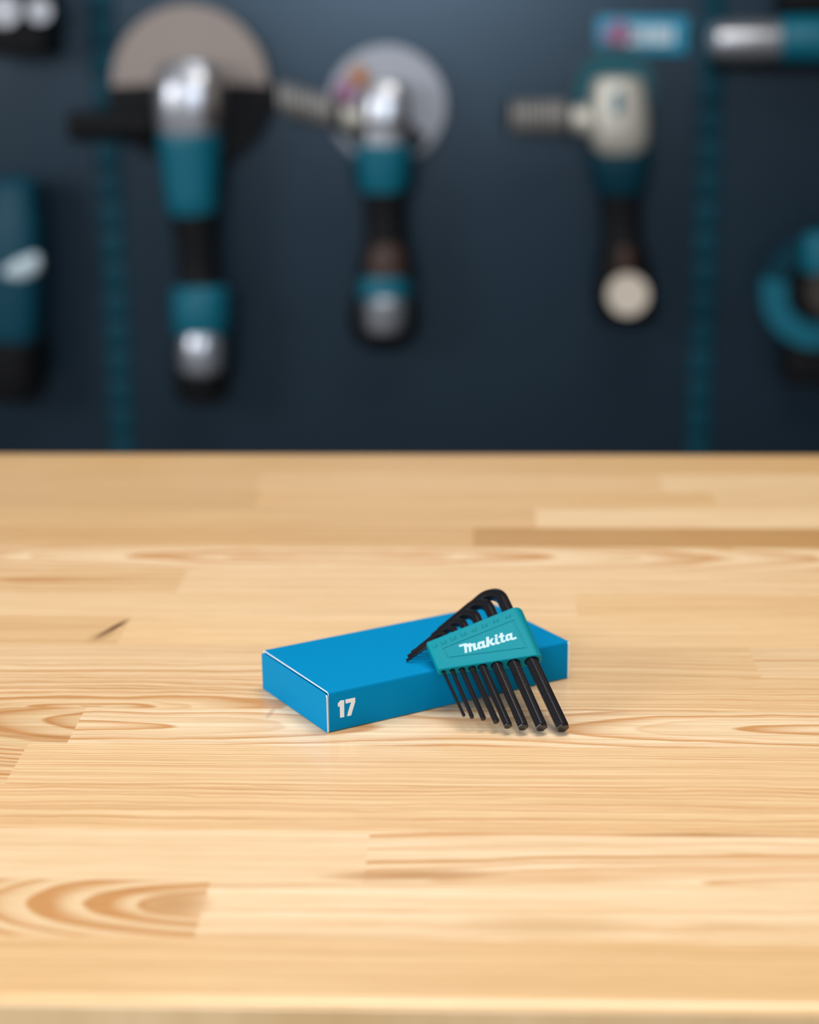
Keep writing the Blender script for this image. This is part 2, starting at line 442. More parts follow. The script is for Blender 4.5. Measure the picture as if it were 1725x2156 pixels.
for x in (-1.2, 1.2):
    for y in (0.66, 1.35):
        bm = bmesh.new(); add_box(bm, x - .03, x + .03, y - .03, y + .03, 0, TOP - .042, .003); obj('leg', bm, M_leg, bench)
for y in (0.66, 1.35):
    bm = bmesh.new(); add_box(bm, -1.17, 1.17, y - .015, y + .015, TOP - .12, TOP - .045, .002); obj('rail', bm, M_leg, bench)

# ------------------------------------------------------------------ blue carton
BX, BYAW = (-0.0398026, 0.8473943), 0.5327177
BL_, BW_, BH_ = 141.44, 70.99, 20.87
MB = Matrix.Translation((BX[0], BX[1], TOP + 0.0002)) @ Matrix.Rotation(BYAW, 4, 'Z') @ Matrix.Scale(0.001, 4)
def framed(name, M):                       # an Empty whose children are written in millimetres
    return empty(name, M)
box = tag(framed('cardboard_box', Matrix.Translation((BX[0], BX[1], TOP + 0.0002)) @ Matrix.Rotation(BYAW, 4, 'Z')),
          'flat bright blue cardboard box with white number 17 lying on the workbench', 'box')
mm = Matrix.Scale(0.001, 4)
def mmobj(name, bm, m, parent, deg=35):
    bmesh.ops.scale(bm, vec=(0.001, 0.001, 0.001), verts=bm.verts)
    return obj(name, bm, m, parent, None, deg)
def rr_ring(x, r, inset, W, Hh, wav=0.0, rf=1.6):
    pts = []
    for (cy, cz, a0, rad) in ((W - r, Hh - r, 0, r), (r if not inset else r, Hh - rf, 90, rf), (r, r, 180, r), (W - r, r, 270, r)):
        rd = rad - inset
        if a0 == 90: cy = rf
        for i in range(5):
            t = R(a0 + 22.5 * i)
            pts.append((x, cy + rd * math.cos(t), cz + rd * math.sin(t)))
    return pts
bm = bmesh.new()
rw = random.Random(3)
o0 = rr_ring(0, 0.8, 0, BW_, BH_); i0 = rr_ring(0, 0.8, 0.7, BW_, BH_)
o1 = rr_ring(BL_, 0.8, 0, BW_, BH_); i1 = rr_ring(BL_, 0.8, 0.55, BW_, BH_)
V = [[bm.verts.new(p) for p in rg] for rg in (i0, o0, o1, i1)]
n = len(o0)
for a_, b_, mi in ((0, 1, 1), (1, 2, 0), (2, 3, 1), (3, 0, 1)):
    for j in range(n):
        f = bm.faces.new((V[a_][j], V[a_][(j + 1) % n], V[b_][(j + 1) % n], V[b_][j])); f.material_index = mi
mmobj('sleeve', bm, [M_card, M_paper], box, 50)
def flap(x0, x1, y0, y1, z0, z1, r, lean=0.0):
    bm = bmesh.new()
    pts = []
    for (cy, cz, a0) in ((y1 - r, z1 - r, 0), (y0 + r, z1 - r, 90), (y0 + .3, z0 + .3, 180), (y1 - .3, z0 + .3, 270)):
        rr = r if a0 < 180 else .3
        for i in range(6):
            t = R(a0 + 18 * i); pts.append((cy + rr * math.cos(t), cz + rr * math.sin(t)))
    L0 = [bm.verts.new((x0 + lean * (p[1] / BH_) ** 2, p[0], p[1])) for p in pts]
    L1 = [bm.verts.new((x1 + lean * (p[1] / BH_) ** 2, p[0], p[1])) for p in pts]
    bm.faces.new(L0); bm.faces.new(L1[::-1])
    for i in range(len(pts)):
        f = bm.faces.new((L0[i], L1[i], L1[(i + 1) % len(pts)], L0[(i + 1) % len(pts)])); f.material_index = 1 if pts[i][0] < y0 + 0.9 and pts[(i + 1) % len(pts)][0] < y0 + 0.9 else 0
    return bm
mmobj('end_flap', flap(-1.1, -0.35, 0.0, BW_ - .2, 0.0, BH_ - 1.15, 1.6, -.25), [M_card, M_paper], box)
mmobj('end_flap', flap(BL_ + .25, BL_ + 1.25, -.1, BW_ - .5, 0.1, BH_ - .6, 1.6, 0.0), [M_card, M_paper], box)
# inner panels behind the flaps close the carton
bm = bmesh.new(); add_box(bm, 0.6, 1.2, .8, BW_ - .8, .7, BH_ - .7); mmobj('inner_flap', bm, M_card, box)
bm = bmesh.new(); add_box(bm, BL_ - 1.2, BL_ - .6, .8, BW_ - .8, .7, BH_ - .7); mmobj('inner_flap', bm, M_card, box)
bm = bmesh.new()
for poly in ([(4.96, 14.21), (6.45, 15.45), (8.47, 15.28), (8.38, 6.45), (6.1, 6.5), (6.03, 12.54), (5.0, 12.41)],
             [(9.13, 15.35), (14.65, 15.32), (14.62, 13.08), (13.73, 10.67), (12.9, 8.4), (12.29, 6.46), (9.97, 6.5), (10.6, 8.6), (11.25, 10.49), (12.35, 13.3), (9.31, 13.24)]):
    add_prism(bm, poly, lambda p: (p[0], -0.06, p[1]), lambda p: (p[0], 0.05, p[1]))
tag(mmobj('printed_number', bm, M_print, box), 'white printed number 17')

# ------------------------------------------------------------------ hex keys in their holder
T60 = Vector((0.0740066, 0.8424822, TOP + 0.0034))
cv = Vector((0.950097, 0.2754648, 0.1464065)); av = Vector((-0.3117432, 0.8211163, 0.4781047)); nv = Vector((0.0114842, -0.4998871, 0.8660144))
cv.normalize(); av = (av - cv * av.dot(cv)).normalized(); nv = cv.cross(av)
SET = Matrix(((cv.x, av.x, nv.x, T60.x), (cv.y, av.y, nv.y, T60.y), (cv.z, av.z, nv.z, T60.z), (0, 0, 0, 1)))
# size across flats, tip (c, a), c where the key leaves the holder, long arm, short arm
keys = [
 (1.5, -43.2, 22.4, -43.6, 49.1, 15.8), (2.0, -39.8, 20.1, -39.3, 54.6, 19.6), (2.5, -34.8, 17.5, -34.5, 60.5, 22.0), (3.0, -29.5, 13.9, -29.4, 67.7, 23.0),
 (4.0, -24.9, 9.6, -24.2, 75.8, 26.5), (5.0, -18.1, 6.6, -17.0, 83.6, 29.5), (5.5, -9.7, 3.5, -8.5, 91.8, 34.0), (6.0, 0.0, 0.0, 0.6, 99.8, 38.0)]
TURN = [32, 31, 33, 37, 41, 42, 42, 42]       # how far each key is turned in its hole
keylab = ['thinnest of the eight black hex keys, at the narrow left end of the teal holder',
 'second thinnest black hex key, next to the thinnest one in the teal holder',
 'third thinnest black hex key, third from the narrow end of the teal holder',
 'slim black hex key fourth from the narrow left end of the teal holder',
 'medium black hex key fourth from the thick right end of the teal holder',
 'thick black hex key third from the wide right end of the teal holder',
 'second thickest black hex key, just left of the thickest one in the holder',
 'thickest black hex key at the wide right end, its foot resting on the wood']
for i, (af, ct, at, ch, La, Lb) in enumerate(keys):
    ang = math.atan2(ch - ct, 47 - at)
    ax = Vector((math.sin(ang), math.cos(ang), 0))
    THB = R(TURN[i])
    bb = Vector((-math.cos(THB), 0, -math.sin(THB))); bb = (bb - ax * bb.dot(ax)).normalized()
    mb = ax.cross(bb)
    tip = Vector((ct, at, 0))
    Rc = af * (1.7 if af > 3.5 else 1.9)
    corner = tip + ax * (La - af / 2)
    path = []                                  # point, tangent, radial, scale
    ch_ = af * 0.14
    path.append((tip, bb, 0.80)); path.append((tip + ax * ch_ * .45, bb, 0.92)); path.append((tip + ax * ch_ * 1.1, bb, 1.0))
    nseg = 14
    cen = corner - ax * Rc + bb * Rc
    for k in range(nseg + 1):
        t = math.pi / 2 * k / nseg
        path.append((cen - bb * Rc * math.cos(t) + ax * Rc * math.sin(t), (bb * math.cos(t) - ax * math.sin(t)), 1.0))
    end = corner + bb * (Lb - af / 2)
    path.append((end - bb * ch_ * 1.1, -ax, 1.0)); path.append((end - bb * ch_ * .45, -ax, .92)); path.append((end, -ax, .80))
    rings = []
    rc = af / math.sqrt(3)
    for (p, rad, sc) in path:
        rg = []
        for h in range(6):
            for dt in (-5, 0, 5):
                t = R(60 * h + dt)
                rr = rc * sc * (0.985 if dt == 0 else math.cos(R(30)) / math.cos(R(30 - abs(dt))) * 1.0)
                if sc < 1: rr = rc * (sc * .5 + rr / rc * .5) * (0.93 if sc < .85 else 0.985)
                rg.append(p + rad * rr * math.cos(t) + mb * rr * math.sin(t))
        rings.append(rg)
    bm = bmesh.new(); add_loft(bm, [[(v - tip) * 0.001 for v in rg] for rg in rings])
    o = obj('hex_key', bm, M_key, None, SET @ Matrix.Translation(tip * 0.001), 12)
    tag(o, keylab[i], 'hex key', 'black hex keys in the teal holder')
    # etched size marks along the right-hand facet of the larger keys
    if af >= 5:
        g = math.radians(60)
        nrm = None
        for h in range(6):
            d = bb * math.cos(R(30 + 60 * h)) + mb * math.sin(R(30 + 60 * h))
            if d.x > 0.3 and (nrm is None or d.z > nrm.z): nrm = d
        side = ax.cross(nrm).normalized()
        bm = bmesh.new(); rr_ = random.Random(i)
        s0 = 41 - at; q = 0.0
        for g_ in range(9):
            ww = rr_.uniform(.9, 1.5); hh = 0.62
            for (u0, u1, v0, v1) in ((q, q + ww, hh - .16, hh), (q, q + .18, -hh, hh), (q, q + ww * rr_.choice((.5, 1)), -hh, -hh + .16))[:rr_.choice((2, 3, 3))]:
                P4 = [nrm * (af / 2 + .012) + ax * (s0 - u) + side * v for (u, v) in ((u0, v0), (u1, v0), (u1, v1), (u0, v1))]
                bm.faces.new([bm.verts.new(p * 0.001) for p in P4])
            q += ww + .55
        eo = obj('etched_mark', bm, M_etch, o)

def hc(c): return 2.3 + (c + 46) * (4.5 - 2.3) / 52
def holder_bm(grow=0):
    bm = bmesh.new()
    st_ = [(-46.2, hc(-46.2))] + [(2.0, hc(2.0))]
    h0 = hc(2.0)
    st_ += [(2.0 + 5.2 * math.sin(R(t)), h0 * math.cos(R(t))) for t in (14, 28, 42, 56, 68)]
    rings = []
    for c, h in st_:
        tp = 70.9 + (c + 46.2) * (78.0 - 70.9) / 52.5
        bt_ = 52.2 - (c + 46.2) * (52.2 - 43.6) / 52.5
        # the top right corner is rounded off
        if c > 4: tp -= (c - 4) ** 2 * 0.16; bt_ += (c - 4) ** 2 * 0.10
        f = max(0, (c - 2) / 5)
        def pt(a, nn): return (c + f * (a - 60) / 17 * .8, a + (nn * 0.0), nn)
        rings.append([pt(bt_, -h), pt(bt_, h), pt(tp, h), pt(tp, -h)])
    add_loft(bm, rings)
    return bm
bm = holder_bm()
bmesh.ops.recalc_face_normals(bm, faces=bm.faces)
es = [e for e in bm.edges if len(e.link_faces) == 2 and e.calc_face_angle(0) > R(60)]
bmesh.ops.bevel(bm, geom=es, offset=0.55, segments=3, profile=0.5, affect='EDGES')
hroot = empty('hex_key_holder', SET @ Matrix.Translation((-.020, .060, 0)))
tag(hroot, 'teal plastic wedge-shaped holder with white lettering leaning on the blue box', 'tool holder')
OFF = Vector((-20, 60, 0))
bmesh.ops.translate(bm, vec=-OFF, verts=bm.verts)
body = mmobj('body', bm, M_teal, hroot, 30)
cut = bmesh.new()
for (af, ct, at, ch, La, Lb) in keys:
    ang = math.atan2(ch - ct, 47 - at); ax = Vector((math.sin(ang), math.cos(ang), 0)); px = Vector((math.cos(ang), -math.sin(ang), 0))
    rad = af / math.sqrt(3) + .20 + (0.06 if af > 3.5 else 0.05)
    p0 = Vector((ct, at, 0)) + ax * (36 - at); p1 = Vector((ct, at, 0)) + ax * (84 - at)
    if af < 2.6: p0 = Vector((ct, at, 0)) + ax * (44 - at)
    add_loft(cut, [[p + px * rad * math.cos(t * math.pi / 14) + Vector((0, 0, rad * math.sin(t * math.pi / 14))) - OFF for t in range(28)] for p in (p0, p1)])
cutters = [cut]; cut = bmesh.new()
# framed groove on the front face
def front(p, d): return Vector((p[0], p[1], hc(p[0]) + d)) - OFF
go = [(-39.95, 64.3), (0.2, 69.6), (0.4, 49.3), (-39.6, 57.2)]
gi = [(-38.7, 62.9), (-0.85, 68.2), (-0.85, 50.75), (-38.55, 57.85)]
for k in range(4):
    a_, b_, c_, d_ = go[k], go[(k + 1) % 4], gi[(k + 1) % 4], gi[k]
vo = [[cut.verts.new(front(p, d)) for p in go] for d in (-.26, .6)]
vi = [[cut.verts.new(front(p, d)) for p in gi] for d in (-.26, .6)]
for k in range(4):
    j = (k + 1) % 4
    cut.faces.new((vo[0][k], vo[0][j], vi[0][j], vi[0][k])); cut.faces.new((vo[1][k], vo[1][j], vi[1][j], vi[1][k]))
    cut.faces.new((vo[0][k], vo[0][j], vo[1][j], vo[1][k])); cut.faces.new((vi[0][k], vi[0][j], vi[1][j], vi[1][k]))
cutters.append(cut)
tmp = []
for n_, c_ in enumerate(cutters):
    cutter = mmobj('cutter', c_, M_teal, hroot); tmp.append(cutter)
    md = body.modifiers.new('cut%d' % n_, 'BOOLEAN'); md.operation = 'DIFFERENCE'; md.object = cutter; md.solver = 'EXACT'; md.use_self = (n_ == 0)
dg = bpy.context.evaluated_depsgraph_get()
nm_ = bpy.data.meshes.new_from_object(body.evaluated_get(dg))
body.modifiers.clear(); body.data = nm_
for cutter in tmp: bpy.data.objects.remove(cutter, do_unlink=True)
smooth(nm_, 30)

logo = {
'm': [(-31.66, 63.34), (-29.8, 63.56), (-27.5, 63.34), (-27.54, 62.79), (-25.36, 62.69), (-25.38, 62.13), (-23.2, 61.95), (-24.0, 58.86), (-23.18, 58.84), (-23.48, 57.85), (-24.1, 57.39), (-25.66, 57.45), (-25.18, 60.44), (-26.01, 60.49), (-26.88, 57.35), (-28.15, 57.38), (-27.32, 60.91), (-28.1, 60.94), (-29.12, 57.53), (-30.37, 57.5), (-29.24, 62.18), (-31.5, 62.12)],
'a1': [(-22.6, 60.99), (-21.82, 61.78), (-20.99, 61.89), (-18.51, 61.87), (-19.29, 58.76), (-18.56, 58.75), (-18.88, 57.59), (-19.66, 57.36), (-20.47, 57.32), (-21.1, 58.01), (-21.61, 57.43), (-22.89, 57.46), (-23.32, 58.18)],
'k': [(-16.99, 63.32), (-16.69, 63.6), (-15.47, 63.5), (-16.19, 60.72), (-14.83, 61.89), (-13.47, 61.79), (-15.31, 59.75), (-14.78, 58.79), (-13.82, 58.69), (-14.07, 57.89), (-14.69, 57.4), (-15.68, 57.4), (-16.15, 58.0), (-16.61, 59.45), (-17.27, 57.51), (-17.71, 57.29), (-18.77, 57.34), (-18.8, 57.81)],
'i1': [(-12.44, 63.35), (-12.14, 63.5), (-10.94, 63.37), (-11.25, 62.05), (-12.62, 62.2)],
'i2': [(-12.83, 61.85), (-11.45, 61.72), (-12.51, 58.47), (-11.17, 58.32), (-11.41, 57.69), (-12.05, 57.28), (-13.32, 57.36), (-13.93, 57.96)],
't': [(-9.49, 63.57), (-9.2, 63.64), (-8.04, 63.43), (-8.48, 61.91), (-7.7, 61.88), (-8.08, 60.86), (-8.8, 60.86), (-9.49, 58.66), (-8.15, 58.69), (-8.58, 57.81), (-9.09, 57.49), (-10.58, 57.51), (-10.93, 58.16), (-10.23, 60.86), (-11.1, 60.92), (-10.93, 61.77), (-10.68, 62.06), (-9.98, 62.07)],
'a2': [(-7.52, 60.91), (-6.98, 61.54), (-6.0, 61.78), (-3.57, 61.86), (-4.61, 58.56), (-2.64, 58.75), (-2.63, 57.46), (-4.38, 57.32), (-5.36, 57.37), (-6.06, 58.06), (-6.57, 57.6), (-7.7, 57.5), (-8.28, 58.35)]}
lh = {'a1': [(-21.29, 60.51), (-20.26, 60.45), (-20.78, 58.74), (-21.82, 58.78)], 'a2': [(-6.25, 60.58), (-5.31, 60.57), (-5.94, 58.74), (-6.85, 58.81)]}
bm = bmesh.new()
for k_, poly in logo.items():
    add_prism(bm, poly, lambda p: front(p, 0.05), lambda p: front(p, -0.05), [lh[k_]] if k_ in lh else ())
tag(mmobj('printed_lettering', bm, M_print2, hroot), 'white brand lettering on the teal face')
for txt, (c_, a_) in zip(['1.5', '2.0', '2.5', '3.0', '4.0', '5.0', '5.5', '6.0'],
        [(-43.2, 67.0), (-38.3, 67.5), (-32.7, 68.5), (-27.0, 69.2), (-21.0, 69.9), (-15.0, 70.9), (-8.5, 71.9), (-1.7, 72.6)]):
    cu = bpy.data.curves.new('t', 'FONT'); cu.body = txt; cu.size = 2.9; cu.align_x = 'CENTER'; cu.align_y = 'CENTER'; cu.extrude = 0.22; cu.resolution_u = 3
    to = bpy.data.objects.new('t', cu); C.objects.link(to)
    bpy.context.view_layer.update()
    m_ = bpy.data.meshes.new_from_object(to.evaluated_get(bpy.context.evaluated_depsgraph_get()))
    bpy.data.objects.remove(to, do_unlink=True)
    b2 = bmesh.new(); b2.from_mesh(m_)
    for v in b2.verts:
        x, y, z = v.co
        y2 = y + x * .13
        v.co = front((c_ + x, a_ + y2), z)
    mmobj('embossed_size', b2, M_teal, hroot)

# ------------------------------------------------------------------ tool wall
# The wall frame: X along the wall, Y out of the room, Z up (metres); children in this frame
WY = Vector((-math.sin(YAW), math.cos(YAW), 0)); WX = Vector((math.cos(YAW), math.sin(YAW), 0))
K = 1.45                                         # depth scale of the tool wall parts
def at(px, py, off=50.0):
    """pixel of the photograph -> point in a plane `off` mm in front of the wall, wall frame, metres"""
    d = FWD + RT * ((px - 862.5) / F_PX) - UP * ((py - 1078) / F_PX)
    t = (WALL_D - K * off / 1000.0 - CAM.dot(WY)) / d.dot(WY)
    p = CAM + d * t
    return p.dot(WX), p.z
def wx(px, py, off=50): return at(px, py, off)[0]
def wz(py, off=50, px=862): return at(px, py, off)[1]
WD = WALL_D
SC = lambda off=50: (WALL_D - K * off / 1000.0) / F_PX * 1.03   # metres per pixel, about

def tool(name, label, cat, px, py, group=None):
    x, z = at(px, py, 0)
    M = RZ @ Matrix.Translation((x, WD, z))
    o = empty(name, M); tag(o, label, cat, group)
    o['_'] = 0; del o['_']
    return o, x, z
def vbody(root, x0, z0, prof, off, depth=1.0, power=2.4, n=28):
    """a body standing along Z: prof = [(px_centre, py, half width px)], off = mm in front of the wall"""
    bm = bmesh.new(); rings = []
    for (cx, py, hw) in prof:
        x, z = at(cx, py, off); r = hw * SC(off)
        rings.append(lathe_pts(x - x0, -K * off / 1000, z - z0, r, r * depth, n, power))
    add_loft(bm, rings); return bm
def hbody(root, x0, z0, prof, off, depth=1.0, n=24):
    """a body lying along X: prof = [(px, py_centre, half height px)]"""
    bm = bmesh.new(); rings = []
    for (px, cy, hh) in prof:
        x, z = at(px, cy, off); r = hh * SC(off)
        rings.append([(x - x0, -K * off / 1000 + r * depth * math.cos(2 * math.pi * i / n), z - z0 + r * math.sin(2 * math.pi * i / n)) for i in range(n)])
    add_loft(bm, rings); return bm
def disc_bm(x0, z0, px, py, rp, off, th, a0=0, a1=360, hole=0.0, n=48):
    bm = bmesh.new(); x, z = at(px, py, off); r = rp * SC(off)
    full = abs(a1 - a0) >= 359.9
    k = n if full else n + 1
    ang = [R(a0 + (a1 - a0) * i / n) for i in range(k)]
    def ring(rr, yy): return [bm.verts.new((x - x0 + rr * math.cos(t), -K * yy / 1000, z - z0 + rr * math.sin(t))) for t in ang]
    Rg = [ring(r * max(hole, .02), off + th / 2), ring(r, off + th / 2), ring(r, off - th / 2), ring(r * max(hole, .02), off - th / 2)]
    for i in range(4):
        a, b = Rg[i], Rg[(i + 1) % 4]
        for j in range(k if full else k - 1):
            bm.faces.new((a[j], a[(j + 1) % k], b[(j + 1) % k], b[j]))
    if not full:
        bm.faces.new([q[0] for q in Rg]); bm.faces.new([q[-1] for q in Rg])
    return bm
def pbox(x0, z0, pa, pb, o0, o1, bev=3):
    """box between two pixels, from o0 to o1 mm in front of the wall"""
    om = (o0 + o1) / 2
    xa, za = at(pa[0], pa[1], om); xb, zb = at(pb[0], pb[1], om)
    bm = bmesh.new(); add_box(bm, min(xa, xb) - x0, max(xa, xb) - x0, -K * o1 / 1000, -K * o0 / 1000, min(za, zb) - z0, max(za, zb) - z0, bev / 1000, 3)
    return bm

# perforated panels and the two teal slotted uprights
U1, U2 = wx(236, 475, 2), wx(1487, 475, 2)
hw = 0.0195
for (a, b, lab) in ((-2.2, U1 - hw, 'dark perforated wall panel left of the left teal upright'),
                    (U1 + hw, U2 - hw, 'wide dark perforated wall panel between the two teal uprights'),
                    (U2 + hw, 2.2, 'dark perforated wall panel right of the right teal upright')):
    bm = bmesh.new(); add_box(bm, a + .001, b - .001, -.002, .0038, .15, 2.6)
    o = obj('perforated_panel', bm, M_panel, None, RZ @ Matrix.Translation((0, WD, 0)))
    tag(o, lab, 'wall panel')
for ux, lab in ((U1, 'left dark teal slotted upright running up the tool wall'), (U2, 'right dark teal slotted upright running up the tool wall')):
    o = empty('slotted_upright', RZ @ Matrix.Translation((ux, WD, .15))); tag(o, lab, 'upright', 'teal slotted uprights between the wall panels')
    bm = bmesh.new(); add_box(bm, -hw, hw, -.0005, .0036, 0, 2.45); obj('channel', bm, M_strip, o)
    bm = bmesh.new()
    z = 0.01
    while z < 2.4:
        add_box(bm, -hw * .96, hw * .96, -.005, -.0007, z, z + .040, .002, 2); z += .048
    tag(obj('slot_ridge', bm, mat('teal_ridge', (0.0, 0.055, 0.085, 1), 0.55, spec=0.2), o), kind='stuff')

# large angle grinder
g, x0, z0 = tool('angle_grinder', 'large teal angle grinder with broad tan disc and black side handle', 'angle grinder', 400, 450)
obj('abrasive_disc', disc_bm(x0, z0, 400, 180, 157, 42, 4), M_disc, g)
obj('disc_guard', disc_bm(x0, z0, 402, 172, 166, 46, 34, 183, 357), M_black, g)
obj('gear_head', vbody(g, x0, z0, [(398, 128, 20), (398, 132, 48), (398, 150, 62), (400, 200, 70), (400, 240, 68), (400, 278, 64)], 85, .9, 3), M_silver, g)
tag(obj('side_handle', hbody(g, x0, z0, [(142, 266, 10), (146, 266, 26), (158, 266, 31), (180, 265, 29), (240, 264, 30), (290, 262, 28), (312, 262, 36), (322, 262, 36), (338, 262, 22)], 85), M_black, g), 'thick black side handle')
mh = obj('motor_housing', vbody(g, x0, z0, [(400, 272, 64), (400, 285, 67), (400, 310, 64), (402, 350, 59), (404, 410, 54), (405, 445, 50), (405, 452, 44)], 80, .95), M_ttool, g)
obj('handle', vbody(g, x0, z0, [(408, 445, 48), (412, 480, 46), (417, 540, 42), (420, 590, 44), (422, 612, 50)], 80, .9), M_black, g)
obj('head_dark_side', vbody(g, x0, z0, [(446, 158, 8), (447, 168, 15), (449, 220, 18), (449, 252, 16), (448, 262, 8)], 118, .5), M_dark, g)  # dark bronze shape over the right half of the head
obj('rear_cap', vbody(g, x0, z0, [(422, 600, 44), (422, 612, 58), (423, 650, 61), (424, 690, 58), (424, 706, 50)], 85, .95), M_ttool, g)
tag(obj('battery_plate', vbody(g, x0, z0, [(424, 700, 42), (424, 712, 47), (424, 745, 49), (425, 775, 47), (425, 785, 38)], 92, .95), M_silver, g), 'silvery grey end plate')
obj('bumper', vbody(g, x0, z0, [(425, 690, 48), (425, 740, 55), (426, 800, 58), (426, 836, 52), (426, 846, 36)], 76, .9), M_black, g)

# middle angle grinder
g, x0, z0 = tool('angle_grinder', 'medium teal angle grinder with pale metallic disc and ribbed slanted side handle', 'angle grinder', 815, 420)
obj('flap_disc', disc_bm(x0, z0, 815, 222, 118, 42, 5), M_disc2, g)
tag(obj('disc_label', disc_bm(x0, z0, 815, 222, 108, 46, 2, 150, 192, .62), M_pink, g), 'pink printed patch')
tag(obj('disc_label', disc_bm(x0, z0, 815, 222, 98, 47, 2, 122, 146, .6), M_orange, g), 'orange printed patch')
obj('disc_guard', disc_bm(x0, z0, 815, 222, 100, 48, 30, 195, 322), M_black, g)
obj('gear_head', vbody(g, x0, z0, [(812, 168, 18), (812, 172, 36), (812, 185, 44), (812, 225, 50), (811, 262, 50), (809, 302, 49)], 82, .9, 3), M_silver, g)
sh = obj('side_handle', hbody(g, x0, z0, [(572, 202, 10), (576, 203, 24), (590, 207, 30), (650, 222, 31), (700, 236, 27), (708, 240, 34), (716, 242, 34), (722, 243, 24)], 80), M_black, g)
for k_ in range(9):
    xx = 588 + 13 * k_
    yy = 206 + 13 * k_ * .27
    obj('grip_rib', hbody(g, x0, z0, [(xx, yy, 29), (xx + 3, yy + 1, 34), (xx + 8, yy + 2, 34), (xx + 11, yy + 3, 29)], 80), M_grip_glint, sh)
obj('handle_collar', hbody(g, x0, z0, [(720, 243, 18), (724, 244, 24), (752, 252, 24), (768, 256, 18)], 84), M_warm, g)
obj('motor_housing', vbody(g, x0, z0, [(809, 296, 50), (809, 308, 58), (808, 340, 55), (808, 385, 50), (808, 403, 44)], 78, .95), M_ttool, g)
obj('neck_ring', vbody(g, x0, z0, [(810, 250, 50), (810, 253, 53), (810, 264, 53), (810, 267, 50)], 82, .92, 3), M_dark, g)
obj('lower_housing', vbody(g, x0, z0, [(808, 330, 64), (808, 380, 62), (808, 402, 56)], 66, .8), M_strip, g)
obj('handle', vbody(g, x0, z0, [(809, 398, 46), (811, 440, 42), (813, 500, 42), (814, 545, 52), (813, 585, 58)], 78, .9), M_black, g)
obj('data_plate', vbody(g, x0, z0, [(814, 512, 20), (814, 520, 34), (814, 555, 42), (813, 580, 40)], 92, .7), M_brown, g)
obj('rear_cap', vbody(g, x0, z0, [(811, 575, 40), (811, 582, 50), (810, 612, 54), (810, 628, 50)], 84, .95), M_ttool, g)
tag(obj('battery_plate', vbody(g, x0, z0, [(811, 622, 38), (811, 632, 46), (811, 670, 47), (810, 695, 40), (810, 703, 26)], 92, .95), M_silver, g), 'silvery grey end plate')
obj('bumper', vbody(g, x0, z0, [(808, 615, 58), (808, 660, 72), (808, 700, 68), (808, 722, 50), (808, 732, 26)], 72, .7), M_black, g)

# polisher on the right
g, x0, z0 = tool('polisher', 'teal rotary polisher with warm silver gear head and small round cream end cap', 'polisher', 1305, 400)
obj('pad_cover', disc_bm(x0, z0, 1293, 188, 80, 50, 26), M_dteal, g)
obj('rubber_skirt', disc_bm(x0, z0, 1293, 186, 86, 36, 14), M_leg, g)
obj('gear_head', vbody(g, x0, z0, [(1302, 160, 30), (1302, 166, 50), (1302, 195, 56), (1303, 240, 60), (1304, 280, 60), (1304, 305, 56), (1305, 322, 44)], 88, .9, 3), M_warm, g)
tag(obj('crest_plate', vbody(g, x0, z0, [(1300, 190, 6), (1300, 200, 9), (1300, 232, 9), (1300, 240, 6)], 118, .4), M_ttool, g), 'small teal crest')
sh = obj('side_handle', hbody(g, x0, z0, [(1062, 242, 10), (1066, 242, 25), (1078, 243, 31), (1140, 246, 32), (1192, 250, 29), (1205, 251, 20)], 84), M_black, g)
for k_ in range(9):
    xx = 1076 + 13 * k_
    obj('grip_rib', hbody(g, x0, z0, [(xx, 246, 30), (xx + 3, 246, 35), (xx + 8, 246, 35), (xx + 11, 247, 30)], 84), M_grip_glint, sh)
obj('handle_collar', hbody(g, x0, z0, [(1200, 252, 16), (1206, 252, 26), (1225, 252, 30), (1246, 254, 28)], 84), M_warm, g)
obj('motor_housing', vbody(g, x0, z0, [(1305, 316, 60), (1306, 330, 64), (1306, 360, 60), (1307, 392, 52), (1308, 408, 44)], 76, .95), M_strip, g)
obj('handle', vbody(g, x0, z0, [(1308, 400, 45), (1309, 450, 40), (1311, 500, 40), (1314, 540, 50), (1316, 600, 60), (1318, 650, 64), (1319, 672, 54), (1319, 682, 30)], 74, .9), M_black, g)
obj('data_plate', vbody(g, x0, z0, [(1317, 520, 10), (1317, 526, 17), (1317, 560, 19), (1318, 575, 14)], 104, .7), M_brown, g)
obj('end_cap', disc_bm(x0, z0, 1322, 620, 42, 112, 12), M_cream, g)

# tool at the left edge of the wall
g, x0, z0 = tool('cordless_tool', 'tall teal cordless tool with pale round badge and black base, beside left upright', 'power tool', 30, 560)
obj('shell', vbody(g, x0, z0, [(30, 372, 30), (30, 384, 48), (28, 430, 50), (28, 450, 56), (28, 560, 60), (28, 680, 58), (28, 716, 50)], 70, .9, 3), M_navy, g)
obj('battery', vbody(g, x0, z0, [(15, 705, 55), (15, 716, 76), (14, 800, 80), (14, 828, 72), (14, 836, 60)], 62, .9, 3.5), M_black, g)
b_ = hbody(g, x0, z0, [(5, 572, 16), (12, 570, 24), (45, 564, 30), (72, 556, 24), (84, 552, 14)], 88, .85)
tag(obj('badge', b_, M_white, g), 'pale oval badge')

# black tool with two silver collars at the top left
g, x0, z0 = tool('power_tool', 'black tool in the upper left corner with two round silver ends', 'power tool', 60, 60)
obj('body', pbox(x0, z0, (-60, -30), (118, 112), 4, 90, 8), M_black, g)
for cx, cy, r_ in ((12, 22, 30), (85, 22, 24)):
    obj('collar', disc_bm(x0, z0, cx, cy, r_, 96, 12, hole=.15), M_silver, g)

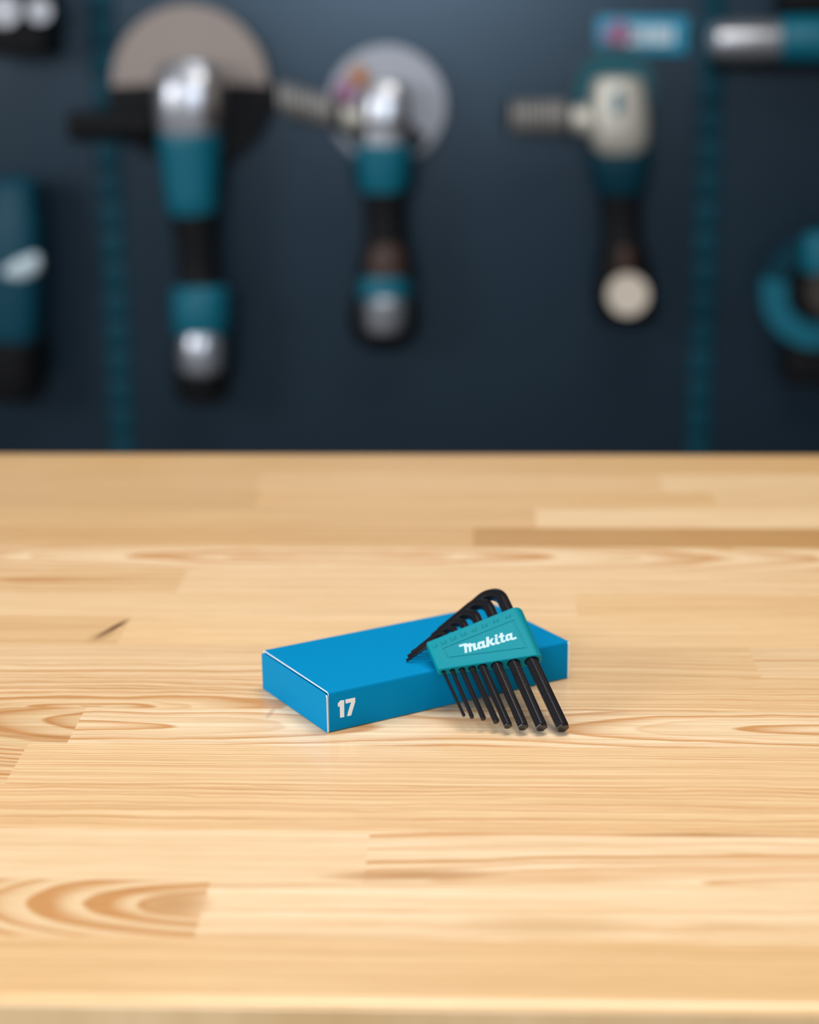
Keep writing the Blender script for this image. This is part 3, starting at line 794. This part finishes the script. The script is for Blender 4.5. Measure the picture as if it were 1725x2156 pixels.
# teal tool at the top right
g, x0, z0 = tool('cordless_cutter', 'horizontal teal power tool with rounded silver nose at the upper right corner', 'power tool', 1620, 90)
obj('nose', hbody(g, x0, z0, [(1492, 86, 14), (1496, 86, 28), (1508, 86, 37), (1560, 86, 40), (1620, 86, 40), (1646, 84, 38)], 78, 1), M_silver, g)
obj('shell', hbody(g, x0, z0, [(1638, 82, 36), (1646, 82, 44), (1700, 82, 46), (1800, 84, 46), (1830, 84, 30)], 78, 1), M_ttool, g)
obj('foot', pbox(x0, z0, (1500, 116), (1830, 140), 4, 70, 6), M_black, g)
g, x0, z0 = tool('battery_pack', 'black block at the very top right, above the horizontal teal tool', 'battery', 1700, 0)
obj('case', pbox(x0, z0, (1642, -60), (1800, 22), 3, 80, 8), M_black, g)

# circular saw at the right edge
g, x0, z0 = tool('circular_saw', 'teal circular saw cut off by the right edge of the frame', 'circular saw', 1720, 610)
obj('blade_guard', disc_bm(x0, z0, 1722, 612, 116, 60, 22, 165, 320, .56), M_ttool, g)
obj('guard_upper_arc', disc_bm(x0, z0, 1722, 612, 116, 54, 20, 95, 165, .60), M_strip, g)  # upper arc of the ring, a darker teal than the lower arc
obj('motor_housing', vbody(g, x0, z0, [(1738, 488, 30), (1738, 500, 46), (1738, 540, 50), (1736, 572, 44)], 78, .9), M_ttool, g)
obj('blade_case', disc_bm(x0, z0, 1722, 612, 108, 30, 44), M_black, g)
obj('gear_housing', disc_bm(x0, z0, 1740, 612, 44, 84, 36), M_dark, g)
obj('saw_shadow_block', pbox(x0, z0, (1650, 715), (1840, 800), 4, 60, 8), M_black, g)  # black block standing in for the shadow beneath the saw

# sign
g, x0, z0 = tool('wall_sign', 'small cyan sign with a pink diamond and white marks above the polisher', 'sign', 1352, 74)
obj('board', pbox(x0, z0, (1258, 36), (1446, 113), 3, 6, 1), M_cyan, g)
bm = bmesh.new(); cx, cz = at(1303, 72, 7)
add_prism(bm, [(cx - x0 - .029, cz - z0), (cx - x0, cz - z0 + .023), (cx - x0 + .029, cz - z0), (cx - x0, cz - z0 - .023)], lambda p: (p[0], -.0078 * K, p[1]), lambda p: (p[0], -.0062 * K, p[1]))
tag(obj('diamond', bm, M_pink, g), 'pink diamond')
bm = bmesh.new()
for (a_, b_) in ((1318, 1342), (1348, 1366), (1372, 1404), (1410, 1420)):
    xa, za = at(a_, 56, 7); xb, zb = at(b_, 93, 7)
    add_box(bm, xa - x0, xb - x0, -.0078 * K, -.0062 * K, zb - z0, za - z0)
tag(obj('white_marks', bm, M_white, g), 'white blurred marks')
